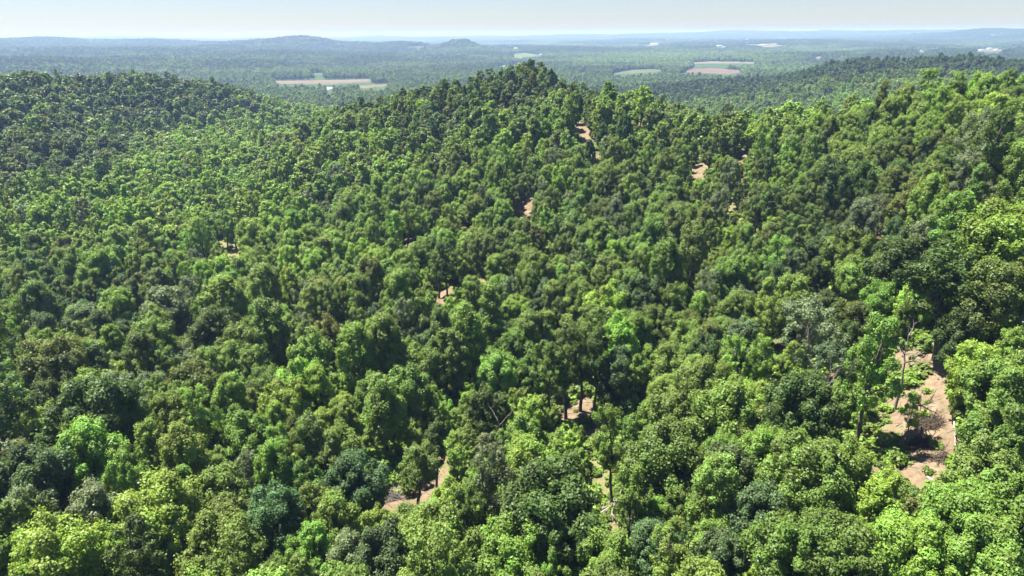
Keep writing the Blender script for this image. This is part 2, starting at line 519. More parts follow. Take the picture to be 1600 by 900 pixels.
LOGGED = [gpoly(p) for p in ([(600,640),(860,600),(1000,640),(1010,850),(910,890),(860,720),(700,800),(590,810)], [(1065,235),(1190,225),(1240,370),(1170,385),(1080,300)], [(650,430),(760,420),(770,480),(670,495)], [(1260,600),(1440,560),(1430,720),(1340,740)])]
FIELDS = [  # outline in the picture, colour
 ([(426,126),(505,124.5),(578,123.5),(582,128.5),(548,130),(520,132),(470,131.5),(434,131.5)], (0.32, 0.24, 0.165)),
 ([(552,134),(606,130.5),(612,134),(570,138.5)], (0.30, 0.25, 0.13)),
 ([(1058,113),(1078,107.5),(1108,106),(1146,108.5),(1168,112),(1135,117),(1112,114),(1086,114)], (0.31, 0.205, 0.145)),
 ([(1074,97.8),(1110,95.6),(1184,96.4),(1184,99.6),(1120,99.5),(1078,99.4)], (0.36, 0.31, 0.2)),
 ([(954,114),(985,109),(1018,107.5),(1052,110),(1018,113.5),(962,116.5)], (0.20, 0.23, 0.09)),
 ([(798,84),(818,82),(836,84),(846,87),(824,89),(800,89)], (0.24, 0.29, 0.11)),
 ([(432,97.5),(446,96),(456,97),(444,99)], (0.22, 0.26, 0.10)),
 ([(470,115.5),(490,114),(518,114.5),(500,117)], (0.19, 0.24, 0.10)),
 ([(628,72.6),(650,71.4),(676,71.8),(660,73.6)], (0.24, 0.27, 0.12)),
 ([(1186,70),(1200,67),(1222,68),(1214,72.5),(1192,73)], (0.33, 0.26, 0.2)),
 ([(1266,90),(1284,87.5),(1290,90),(1272,92)], (0.36, 0.30, 0.19)),
 ([(1516,78.5),(1540,75.5),(1580,78),(1560,81),(1522,81)], (0.29, 0.26, 0.21)),
 ([(1452,74),(1470,72.5),(1474,75),(1458,76)], (0.36, 0.30, 0.22)),
 ([(1418,80),(1440,78.5),(1458,80),(1440,82)], (0.33, 0.29, 0.2)),
 ([(1534,64),(1546,56),(1562,48),(1567,48),(1552,56),(1540,64)], (0.30, 0.33, 0.16)),
 ([(1266,61),(1271,55),(1274,55),(1270,62)], (0.28, 0.32, 0.15)),
 ([(1120,72.5),(1135,71),(1142,73),(1126,74)], (0.45, 0.41, 0.36)),
 ([(1000,70),(1030,68.5),(1038,70.5),(1010,71.5)], (0.42, 0.36, 0.3)),
]
def masks(x, y, jitter=1.0):
    r = np.hypot(x, y)
    jx = x + (fbm(x / 4, y / 4, 31) - .5) * 4 * jitter; jy = y + (fbm(x / 4, y / 4, 37) - .5) * 4 * jitter
    soil = np.zeros(x.shape); weed = np.zeros(x.shape)
    for p in SOIL:
        soil = np.maximum(soil, inside(jx, jy, p))
    for p in WEEDY:
        weed = np.maximum(weed, inside(jx, jy, p))
    return soil, weed

SIGHT = [[(x - a, y - b), (x + a, y - b), (x + a, y + 1.5), (x - a, y + 1.5)] for x, y, a, b in (
 (515, 140.5, 6, 2.5), (846, 86, 5, 2), (911, 112, 5, 2), (1023, 69.6, 10, 1.6), (1121, 73, 6, 1.3), (1192, 71.5, 8, 1.5), (1545, 77, 13, 2), (1437, 80, 3, 1.3), (1042, 69, 2, 4), (1167, 71, 2, 5))]
def pasture(P):
    r = np.hypot(P[:, 0], P[:, 1])
    sc = np.where(r > 3200, 520.0, 260.0)
    return (fbm(P[:, 0] / sc, P[:, 1] / sc * 0.8, 61) > 0.70) & (P[:, 2] - PLAIN < 26) & (r > 1750) & (r < 9000)
def fields(P, sight=False):
    px, py, z = project(P)
    r = np.hypot(P[:, 0], P[:, 1])
    col = np.zeros((len(P), 3)); mk = np.zeros(len(P))
    far = (r > (1150 if sight else 1500)) & (z > 1)
    for poly, c in FIELDS + ([(q, (0, 0, 0)) for q in SIGHT] if sight else []):
        i = far & inside(px, py, poly)
        col[i] = np.array(c) * np.array((0.44, 0.47, 0.48)); mk[i] = 1
    if not sight:
        # small pastures on the flat land
        r = np.hypot(P[:, 0], P[:, 1])
        pa = pasture(P) & (mk < .5)
        mk[pa] = .85; col[pa] = (0.15, 0.19, 0.065)
    return mk, col

# ------------------------------------------------------------------ ground sheet
NR, NT = 640, 460
rr = np.concatenate([np.geomspace(6, 2500, 440), np.geomspace(2520, 45000, NR - 440)])
tt = np.linspace(math.radians(-62), math.radians(62), NT)
RR, TH = np.meshgrid(rr, tt, indexing='ij')
gx, gy = (RR * np.sin(TH)), (RR * np.cos(TH))
gz = ground_h(gx, gy)
gP = np.stack([gx.ravel(), gy.ravel(), gz.ravel()], -1)
soil, weed = masks(gP[:, 0], gP[:, 1])
fm, fc = fields(gP)
for p in LOGGED:
    weed = np.maximum(weed, 0.8 * inside(gP[:, 0], gP[:, 1], p))
i = np.arange(NR - 1)[:, None] * NT; j = np.arange(NT - 1)[None]
gf = np.stack([i + j, i + j + 1, i + NT + j + 1, i + NT + j], -1).reshape(-1, 4)[:, ::-1]

def ground_material():
    mt, ns, L = newmat('ground')
    out = nd(ns, 'ShaderNodeOutputMaterial')
    p = nd(ns, 'ShaderNodeBsdfPrincipled'); p.inputs['Roughness'].default_value = 0.95; p.inputs['Specular IOR Level'].default_value = 0.15
    geo = nd(ns, 'ShaderNodeNewGeometry')
    def noise(sc, det=5):
        n = nd(ns, 'ShaderNodeTexNoise'); n.inputs['Scale'].default_value = sc; n.inputs['Detail'].default_value = det
        n.inputs['Roughness'].default_value = 0.62
        L.new(geo.outputs['Position'], n.inputs['Vector']); return n.outputs[0]
    def ramp(f, stops):
        c = nd(ns, 'ShaderNodeValToRGB')
        e = c.color_ramp.elements
        while len(e) < len(stops): e.new(0.5)
        for q, (po, co) in zip(e, stops):
            q.position = po; q.color = (*co, 1)
        L.new(f, c.inputs[0]); return c.outputs[0]
    def mix(f, a, b):
        mx = nd(ns, 'ShaderNodeMix', data_type='RGBA')
        L.new(f, mx.inputs[0]); L.new(a, mx.inputs[6]); L.new(b, mx.inputs[7]); return mx.outputs[2]
    def attr(n):
        return nd(ns, 'ShaderNodeAttribute', attribute_name=n, attribute_type='GEOMETRY')
    litter = ramp(noise(0.9, 8), [(0.3, (0.07, 0.05, 0.032)), (0.5, (0.13, 0.095, 0.06)), (0.7, (0.2, 0.155, 0.10))])
    herb = ramp(noise(1.6, 6), [(0.35, (0.035, 0.07, 0.018)), (0.65, (0.08, 0.13, 0.03))])
    floor = mix(ramp(noise(0.11, 6), [(0.42, (0, 0, 0)), (0.56, (1, 1, 1))]), litter, herb)
    earth = ramp(noise(0.55, 9), [(0.28, (0.105, 0.070, 0.046)), (0.47, (0.185, 0.134, 0.087)), (0.6, (0.215, 0.162, 0.107)), (0.75, (0.27, 0.21, 0.143))])
    straw = ramp(noise(0.8, 9), [(0.3, (0.09, 0.13, 0.035)), (0.45, (0.15, 0.15, 0.06)), (0.6, (0.20, 0.16, 0.09)), (0.75, (0.25, 0.19, 0.12))])
    c = mix(attr('weed').outputs['Fac'], floor, straw)
    tracks = ramp(noise(0.28, 7), [(0.50, (0, 0, 0)), (0.66, (0.75, 0.75, 0.75))])
    c = mix(attr('soil').outputs['Fac'], c, mix(tracks, earth, mix(ramp(noise(2.0, 4), [(0.45, (0, 0, 0)), (0.6, (1, 1, 1))]), litter, straw)))
    woods = ramp(noise(0.012, 9), [(0.3, (0.024, 0.05, 0.014)), (0.7, (0.055, 0.095, 0.026))])
    c = mix(attr('woods').outputs['Fac'], c, woods)
    fieldc = attr('fieldcol').outputs['Color']
    mult = nd(ns, 'ShaderNodeMix', data_type='RGBA', blend_type='MULTIPLY'); mult.inputs[0].default_value = 1
    L.new(fieldc, mult.inputs[6]); L.new(ramp(noise(0.008, 6), [(0.3, (0.75, 0.75, 0.75)), (0.7, (1.15, 1.12, 1.1))]), mult.inputs[7])
    c = mix(attr('field').outputs['Fac'], c, mult.outputs[2])
    L.new(c, p.inputs['Base Color'])
    bp = nd(ns, 'ShaderNodeBump'); bp.inputs['Strength'].default_value = 0.7; bp.inputs['Distance'].default_value = 0.5
    L.new(noise(1.1, 9), bp.inputs['Height']); L.new(bp.outputs[0], p.inputs['Normal'])
    L.new(p.outputs[0], out.inputs[0])
    return mt

gme = quadmesh('ground', gP, gf, [ground_material()], smooth=np.ones(len(gf)),
               attrs={'soil': soil, 'weed': weed, 'field': fm, 'fieldcol': fc, 'woods': sstep(700, 1200, RR.ravel())})
go = link('ground', gme)
go['kind'] = 'structure'

# ------------------------------------------------------------------ tree palette
PAL = {'deep green': (0.079, 0.127, 0.029), 'dark blue-green': (0.088, 0.150, 0.050), 'mid green': (0.126, 0.196, 0.038),
       'fresh green': (0.170, 0.262, 0.049), 'light yellow-green': (0.188, 0.298, 0.052), 'lime green': (0.218, 0.340, 0.052),
       'grey-green': (0.148, 0.200, 0.092), 'olive green': (0.136, 0.182, 0.038)}
PN = list(PAL)
FORMWORD = {'round': 'round-crowned', 'broad': 'broad lumpy', 'oval': 'tall oval', 'open': 'open long-trunked', 'young': 'small young', 'vine': 'slim vine-clad', 'sparse': 'thin sparse', 'pine': 'narrow pointed'}
OBJNAME = {'round': 'round_tree', 'broad': 'spreading_tree', 'oval': 'oval_tree', 'open': 'open_crowned_tree', 'young': 'young_tree', 'vine': 'vine_clad_tree', 'sparse': 'sparse_tree', 'pine': 'pine_tree'}

# the trees one can pick out in the photo: column, row of the crown's middle, crown width in columns, form, colour
D, B, M_, FR, Y, LI, G, O = PN
PICKED = [
 (260,487,62,'round',G),(355,478,60,'oval',Y),(85,572,84,'broad',O),(230,545,62,'round',FR),(305,602,84,'broad',O),(170,607,38,'young',LI),
 (445,632,74,'broad',LI),(362,632,50,'oval',Y),(135,722,84,'round',Y),(145,655,112,'broad',D),(200,730,46,'open',FR),(245,716,52,'oval',Y),
 (296,722,62,'oval',FR),(390,692,68,'round',FR),(435,742,54,'oval',Y),(48,765,100,'broad',B),(140,812,72,'round',G),(235,812,120,'broad',LI),
 (256,848,48,'round',FR),(32,846,84,'round',M_),(104,868,108,'broad',LI),(178,884,64,'round',LI),(342,864,110,'broad',FR),(272,884,60,'round',FR),
 (430,816,82,'round',B),(462,868,52,'round',FR),(350,776,70,'round',FR),(500,700,60,'oval',M_),(55,815,70,'sparse',G),
 (558,752,92,'broad',B),(696,792,66,'round',LI),(684,848,112,'broad',Y),(602,878,82,'round',B),(696,890,76,'round',FR),
 (554,874,70,'round',G),(868,800,150,'broad',D),(800,864,112,'broad',FR),(822,742,88,'round',FR),(820,690,60,'round',FR),
 (830,646,44,'young',LI),(960,596,62,'round',B),(1045,722,116,'broad',M_),
 (1030,812,52,'round',Y),(1056,852,52,'round',B),(945,888,82,'round',FR),(770,748,84,'sparse',G),
 (1522,580,58,'round',LI),(1572,604,92,'broad',FR),
 (1570,694,82,'round',M_),(1532,748,76,'round',FR),(1372,790,58,'young',LI),(1420,864,116,'broad',LI),(1198,722,76,'round',FR),(1262,746,120,'broad',M_),
 (1306,728,70,'round',FR),(1115,772,70,'oval',Y),(1190,812,82,'round',B),(1126,646,92,'round',FR),(1086,602,70,'round',FR),(1242,642,112,'broad',D),
 (1190,668,50,'young',O),(1160,540,62,'round',G),(1276,516,88,'sparse',G),(1504,824,108,'broad',Y),(1576,792,92,'round',FR),(1330,864,108,'broad',M_),
 (1110,600,70,'broad',M_),(1000,470,62,'round',B),(1100,560,60,'round',D),(930,520,66,'round',M_),
 (620,470,50,'oval',Y),(560,560,60,'oval',Y),(480,560,70,'round',FR),(700,560,74,'round',M_),(640,610,70,'round',FR),(760,640,60,'round',D),
 (1130,720,60,'round',M_),(1550,470,80,'round',M_),(1400,420,70,'round',D),(1500,520,56,'round',D),(1580,380,110,'broad',LI),(1545,885,90,'round',FR),
 (1230,880,100,'round',M_),(1130,880,70,'round',B),(1060,800,50,'round',M_),(740,880,80,'round',FR),(520,820,70,'round',Y),(480,760,64,'round',M_),(600,640,60,'oval',FR),
]
HERO = [  # trees whose foot shows: foot, tip, crown width, form, colour
 (1333,715,1345,494,72,'open',Y),(1463,560,1455,376,98,'open',D),(1419,690,1424,612,32,'sparse',Y),
 (884,654,878,505,56,'open',D),(906,642,906,500,58,'open',M_),(926,660,930,512,52,'open',D),(862,662,846,530,60,'open',M_),
 (652,800,640,692,60,'open',M_),(682,768,690,660,48,'open',D),(956,792,965,632,56,'open',FR),(985,880,985,735,56,'open',FR),
 (686,466,684,384,34,'open',M_),(700,470,702,378,36,'open',D),(712,462,716,388,32,'open',M_),(742,458,742,372,34,'open',M_),
 (1178,372,1176,290,34,'open',D),(1196,375,1196,288,36,'open',M_),(1213,370,1216,292,34,'open',D),(1230,366,1234,290,36,'open',M_),
 (344,388,342,330,24,'open',FR),(356,392,358,328,26,'open',FR),(370,390,374,336,24,'open',Y),(1290,640,1284,530,52,'sparse',G),
 (640,372,640,318,26,'open',M_),(815,338,818,272,32,'open',D),(728,352,742,318,30,'round',FR),(1148,262,1146,200,30,'open',D),(1105,285,1100,215,30,'open',M_),
]
trees = []   # x, y, form, width scale, height scale, tint, colour name, radius, picked
def add_tree(x, y, form, ws, hs, colname, picked=False, spin=None, tint=None):
    t = np.array(PAL[colname]) * (1 + rng.normal(0, 0.09)) * (1 + rng.normal(0, 0.05, 3))
    trees.append(dict(x=x, y=y, form=form, ws=ws, hs=hs, tint=np.clip(t, .01, .4), col=colname, R=FORMS[form]['R'] * ws, picked=picked, k=int(rng.integers(FORMS[form]['k'])),
                      rz=rng.uniform(0, 6.283) if spin is None else spin))

for px, py, w, form, colname in PICKED:
    f = FORMS[form]
    hs = 1.0
    for _ in range(3):
        lift = (0.5 + 0.5 * f['lo'] + 0.02) * f['h'] * hs
        p, d = hit(px, py, lift)
        ws = w * d / FPX / 2 / f['R'] / 0.98
        hs = float(np.clip(ws * (0.95 if form != 'broad' else 0.9) + 0.1, 0.62, 1.25))
    add_tree(p[0], p[1], form, ws, hs, colname, True)

for bx, by, ux, uy, w, form, colname in HERO:
    p, d = hit(bx, by)
    f = FORMS[form]
    q_ = ray(ux, uy)
    hgt = CAMZ + q_[2] * (math.hypot(p[0], p[1]) / math.hypot(q_[0], q_[1])) - p[2]
    add_tree(p[0], p[1], form, w * d / FPX / 2 / f['R'], max(hgt, 5) / f['h'], colname, True)

def region_tint(px, py, n):
    """Leaf colours by region, with slope shading put into the western tints: dark ridge, pale valley and slope, bright right-hand ridge."""
    yc_ = np.interp(px, [-100, 0, 200, 300, 400, 470, 520], [365, 330, 262, 218, 184, 162, 150])
    west = sstep(560, 440, px)
    g = west * (1.7 * np.exp(-((py - yc_ - 10) / 26) ** 2) - 0.85 * sstep(yc_ - 8, yc_ - 40, py) + 0.45 * np.exp(-((py - yc_ - 70) / 60) ** 2))  # left hill darkened to stand for slope shade; valley floor keeps its paler green
    g += np.exp(-(((px - 380) / 190) ** 2 + ((py - 330) / 90) ** 2)) * 0.8
    g += np.exp(-(((px - 600) / 260) ** 2 + ((py - 420) / 70) ** 2)) * 0.6
    g += np.exp(-(((px - 300) / 60) ** 2 + ((py - 212) / 22) ** 2)) * 1.1
    g += np.exp(-(((px - 1500) / 170) ** 2 + ((py - 150) / 40) ** 2)) * 0.9
    g += np.exp(-(((px - 200) / 300) ** 2 + ((py - 800) / 120) ** 2)) * 0.4
    g -= np.exp(-(((px - 100) / 130) ** 2 + ((py - 440) / 60) ** 2)) * 0.6
    g -= np.exp(-(((px - 800) / 200) ** 2 + ((py - 140) / 45) ** 2)) * 0.9
    g -= np.exp(-(((px - 1320) / 230) ** 2 + ((py - 370) / 90) ** 2)) * 0.35
    g -= np.exp(-(((px - 1330) / 280) ** 2 + ((py - 108) / 17) ** 2)) * 0.9
    return g + n

# fill the rest of the near woods with trees that keep their distance from each other
CELL = 6.0
gridd = {}
def put(t):
    gridd.setdefault((int(t['x'] // CELL), int(t['y'] // CELL)), []).append(t)
def clear(x, y, R, f=0.70):
    ci, cj = int(x // CELL), int(y // CELL)
    for a in range(ci - 2, ci + 3):
        for b in range(cj - 2, cj + 3):
            for t in gridd.get((a, b), ()):
                if (t['x'] - x) ** 2 + (t['y'] - y) ** 2 < (f * (R + t['R'])) ** 2:
                    return False
    return True
for t in trees:
    put(t)
NC = 150000
r_c = 42 + (1150 - 42) * np.sqrt(rng.random(NC))
r_c[:50000] = np.sqrt(rng.uniform(42 ** 2, 300 ** 2, 50000))
th_c = rng.uniform(-math.radians(48), math.radians(48), NC)
xc, yc = r_c * np.sin(th_c), r_c * np.cos(th_c)
soil_c, weed_c = masks(xc, yc, 0.6)
zc = ground_h(xc, yc)
pxc, pyc, _ = project(np.stack([xc, yc, zc + 12], -1))
nn = 0.38 + (fbm(xc / 45, yc / 45, 41) - .5) * 2.2 + rng.normal(0, 0.45, NC)
gt = region_tint(pxc, pyc, nn)
fsel = rng.random(NC)
left_vine = np.exp(-(((pxc - 110) / 130) ** 2 + ((pyc - 440) / 60) ** 2))
poplar = sstep(250, 700, pxc) * sstep(1100, 800, pxc) * sstep(560, 420, pyc)
fsel = rng.random(NC)
# the loggers' clearings are open towards the lower slope: no crown stands in front of the bare ground
THIN = [np.array(p, float) for p in ([(570,600),(700,560),(860,580),(1010,600),(1010,830),(900,880),(840,760),(760,720),(600,800),(560,720)], [(1060,215),(1200,205),(1260,330),(1240,400),(1160,390),(1060,310)], [(640,400),(760,390),(780,480),(660,500)], [(1230,560),(1440,480),(1440,720),(1330,740),(1250,650)])]
open_pts = []
SUNV = np.array([-0.37, 0.17, 0.91])
for poly in SOIL + WEEDY[:3]:
    lo, hi = poly.min(0), poly.max(0)
    st_ = max((hi - lo).max() / 20, 1.2)
    ox, oy = np.meshgrid(np.arange(lo[0], hi[0], st_), np.arange(lo[1], hi[1], st_))
    ox, oy = ox.ravel(), oy.ravel()
    k_ = inside(ox, oy, poly) & (rng.random(len(ox)) < (0.3 if np.hypot(*poly.mean(0)) > 220 else 1))
    NEARP = sum(len(a_) for a_ in open_pts) + int(k_.sum()) if poly is SOIL[7] else (NEARP if open_pts and len(open_pts) > 7 else 0)
    open_pts.append(np.stack([ox[k_], oy[k_], ground_h(ox[k_], oy[k_]) + .3], -1))
open_pts = np.concatenate(open_pts)
OPX, OPY, OPZ = project(open_pts)
def covers(x, y, z, form, ws, hs, grow_=1.04):
    f = FORMS[form]
    cxp, cyp, zz = project(np.array([x, y, z + f['h'] * hs * (0.5 + 0.5 * f['lo'])]))
    a_ = f['R'] * ws * FPX / zz * grow_
    b_ = f['h'] * hs * (1 - f['lo']) / 2 * FPX / zz * grow_
    k_ = (((OPX - cxp) / a_) ** 2 + ((OPY - cyp) / b_) ** 2 < 1) & (OPZ > zz + 1)
    s_ = SUNV
    rel = open_pts[:NEARP] - np.array([x, y, z + f['h'] * hs * (0.5 + 0.5 * f['lo'])])
    ia = np.array([1 / (f['R'] * ws), 1 / (f['R'] * ws), 2 / (f['h'] * hs * (1 - f['lo']))])
    q0, q1 = rel * ia, s_ * ia
    tt_ = -(q0 @ q1) / (q1 @ q1)
    sh_ = (((q0 + tt_[:, None] * q1) ** 2).sum(-1) < 0.8) & (tt_ > 0)
    return int(k_.sum()) + int(sh_.sum()) * 0.8
thin = np.zeros(NC, int)
for k_, p in enumerate(THIN):
    thin = np.maximum(thin, inside(pxc, pyc, p) * (2 if k_ in (0, 3) else 1))
for q in range(NC):
    if soil_c[q] or weed_c[q] or math.hypot(r_c[q], zc[q] + 12 - CAMZ) < 92:
        continue
    r = r_c[q]
    v, g = fsel[q], gt[q]
    px_q = pxc[q]
    if thin[q]:
        form = 'open' if v < .42 else ('young' if v < .66 else ('sparse' if v < .74 else ('oval' if v < .86 else 'round')))
    elif left_vine[q] > 0.35 and v < 0.4 * left_vine[q]:
        form = 'vine' if v < 0.25 * left_vine[q] else 'pine'
    elif v < 0.13:
        form = 'open'
    elif v < 0.16:
        form = 'sparse'
    elif v < 0.23:
        form = 'young'
    elif v < 0.24:
        form = 'pine'
    elif v < 0.24 + 0.10 + 0.44 * poplar[q]:
        form = 'oval'
    elif v < 0.78:
        form = 'round'
    else:
        form = 'broad'
    s = float(np.clip(math.exp(rng.normal(-0.10, 0.21)), 0.55, 1.32))
    if form == 'broad':
        s *= 0.84
    if r > 230:
        s = min(s, 1.06) * 0.97
    R = FORMS[form]['R'] * s
    if not clear(xc[q], yc[q], R, (1.22 if thin[q] == 2 else 0.98) if thin[q] and form != 'young' else 0.70):
        continue
    hs_ = s * rng.uniform(0.86, 1.10) * (0.86 if (r > 420 and px_q < 620) else 1)
    if covers(xc[q], yc[q], zc[q], form, s, hs_) > (1.7 if form != 'young' else 5):
        continue
    e = rng.random()
    if g > 1.15: cn = LI if e < .5 else Y
    elif g > 0.6: cn = Y if e < .6 else FR
    elif g > 0.1: cn = FR if e < .65 else (M_ if e < .85 else O)
    elif g > -0.45: cn = M_ if e < .5 else (D if e < .65 else (B if e < .78 else (G if e < .88 else O)))
    else: cn = D if e < .5 else (B if e < .75 else (M_ if e < .9 else G))
    if form == 'sparse': cn = G
    if form == 'young' and e < .7: cn = FR if e < .4 else LI
    add_tree(xc[q], yc[q], form, s, hs_, cn)
    put(trees[-1])

tx = np.array([t['x'] for t in trees]); ty = np.array([t['y'] for t in trees])
tz = ground_h(tx, ty)
for t, z in zip(trees, tz):
    t['z'] = float(z); t['r'] = math.hypot(t['x'], t['y'])
tph = np.array([FORMS[t['form']]['h'] * t['hs'] for t in trees])
mid = np.array([0.5 + 0.5 * FORMS[t['form']]['lo'] for t in trees])
pxm, pym, zm = project(np.stack([tx, ty, tz + tph * mid], -1))
pxt, pyt, zt = project(np.stack([tx, ty, tz + tph], -1))
tR = np.array([t['R'] for t in trees])
size = tR * 2 * FPX / np.maximum(zm, 1)
inview = (zm > 1) & (pxm > 4) & (pxm < 1596) & (pyt < 893) & (pym > 0) & (pym < 935)
order = np.argsort(-(np.where(inview, size * np.sqrt(tph / np.maximum(2 * tR, 1)) + 1000 * np.array([t['picked'] for t in trees]), -1)))
CHOSEN = [int(q) for q in order[:300]]
chosen = set(CHOSEN)

# ------------------------------------------------------------------ labels
def row_word(y):
    for lim, wd in ((235, 'high on the ridge'), (330, 'three quarters up'), (420, 'just above mid-height'), (500, 'at mid-height'), (570, 'just below mid-height'), (650, 'two fifths up'), (730, 'a quarter up'), (810, 'low down')):
        if y < lim:
            return wd
    return 'at the bottom edge'
def col_word(x):
    for lim, wd in ((110, 'at far left'), (270, 'well left'), (430, 'a quarter across'), (590, 'left of centre'), (720, 'just left of centre'), (880, 'in the centre'), (1030, 'just right of centre'), (1180, 'right of centre'), (1330, 'three quarters across'), (1490, 'well right')):
        if x < lim:
            return wd
    return 'at far right'
ORD = {2: ['left one of two', 'right one of two'], 3: ['leftmost of three', 'middle of three', 'rightmost of three'],
       4: ['leftmost of four', 'second of four', 'third of four', 'rightmost of four'],
       5: ['leftmost of five', 'second of five', 'middle of five', 'fourth of five', 'rightmost of five'],
       6: ['leftmost of six', 'second of six', 'third of six', 'fourth of six', 'fifth of six', 'rightmost of six']}
buckets = {}
for q in CHOSEN:
    t = trees[q]
    buckets.setdefault((t['col'], t['form'], row_word(pym[q]), col_word(pxm[q])), []).append(q)
LABEL = {}
for (cn, form, rw, cw), qs in buckets.items():
    base = f"{cn} {FORMWORD[form]} tree"
    if len(qs) == 1:
        LABEL[qs[0]] = f"{base} {rw} {cw}"
    else:
        for k, q in enumerate(sorted(qs, key=lambda a: pxm[a])):
            LABEL[q] = f"{base}, {ORD[len(qs)][k]} {rw} {cw}"

# ------------------------------------------------------------------ single trees
def make_tree(q):
    t = trees[q]
    v = VAR[t['form']][t['k']]
    e = bpy.data.objects.new(OBJNAME[t['form']], None)
    COL.objects.link(e)
    e.location = (t['x'], t['y'], t['z'])
    e.rotation_euler = (0, 0, t['rz'])
    e.scale = (t['ws'], t['ws'], t['hs'])
    e.empty_display_size = 0.5
    e['label'] = LABEL[q]; e['category'] = 'tree'; e['group'] = 'trees of the woodland'
    link('trunk', v['trunk'], e)
    c = link('crown', v['crown'], e)
    c['tint'] = [float(a) for a in t['tint']]
for q in CHOSEN:
    make_tree(q)

# ------------------------------------------------------------------ scattered stuff through geometry nodes
def scatter(name, P, rot, scl, idx, tint, sources):
    me = bpy.data.meshes.new(name)
    P = np.asarray(P, np.float32)
    me.vertices.add(len(P)); me.vertices.foreach_set('co', P.ravel())
    for an, av in (('rot', rot), ('scl', scl), ('tint', tint)):
        a = me.attributes.new(an, 'FLOAT_VECTOR', 'POINT'); a.data.foreach_set('vector', np.asarray(av, np.float32).ravel())
    a = me.attributes.new('vi', 'INT', 'POINT'); a.data.foreach_set('value', np.asarray(idx, np.int32))
    o = link(name, me)
    ng = bpy.data.node_groups.new(name + '_scatter', 'GeometryNodeTree')
    ng.interface.new_socket('Geometry', in_out='INPUT', socket_type='NodeSocketGeometry')
    ng.interface.new_socket('Geometry', in_out='OUTPUT', socket_type='NodeSocketGeometry')
    gi, gout = ng.nodes.new('NodeGroupInput'), ng.nodes.new('NodeGroupOutput')
    L = ng.links
    def at(n, ty):
        x = ng.nodes.new('GeometryNodeInputNamedAttribute'); x.data_type = ty; x.inputs[0].default_value = n
        return [s for s in x.outputs if s.enabled][0]
    arot, ascl, avi = at('rot', 'FLOAT_VECTOR'), at('scl', 'FLOAT_VECTOR'), at('vi', 'INT')
    e2r = ng.nodes.new('FunctionNodeEulerToRotation')
    L.new(arot, e2r.inputs[0])
    jn = ng.nodes.new('GeometryNodeJoinGeometry')
    for s in sorted(set(int(k) for k in idx)):
        oi = ng.nodes.new('GeometryNodeObjectInfo'); oi.inputs[0].default_value = sources[s]
        oi.inputs['As Instance'].default_value = False
        cmp_ = ng.nodes.new('FunctionNodeCompare'); cmp_.data_type = 'INT'; cmp_.operation = 'EQUAL'
        L.new(avi, [x for x in cmp_.inputs if x.enabled][0]); [x for x in cmp_.inputs if x.enabled][1].default_value = s
        ip = ng.nodes.new('GeometryNodeInstanceOnPoints')
        L.new(gi.outputs[0], ip.inputs['Points']); L.new(cmp_.outputs[0], ip.inputs['Selection'])
        L.new(oi.outputs['Geometry'], ip.inputs['Instance'])
        L.new(e2r.outputs[0], ip.inputs['Rotation']); L.new(ascl, ip.inputs['Scale'])
        L.new(ip.outputs[0], jn.inputs[0])
    L.new(jn.outputs[0], gout.inputs[0])
    md = o.modifiers.new('scatter', 'NODES'); md.node_group = ng
    o['kind'] = 'stuff'
    return o

FP, FR_, FS, FI, FT = [], [], [], [], []
for q, t in enumerate(trees):
    if q in chosen:
        continue
    v = VAR[t['form']][t['k']]
    FP.append((t['x'], t['y'], t['z'])); FR_.append((0, 0, t['rz'])); FS.append((t['ws'], t['ws'], t['hs']))
    FI.append(v['lod'][0 if t['r'] < 300 else (1 if t['r'] < 560 else 2)]); FT.append(t['tint'])
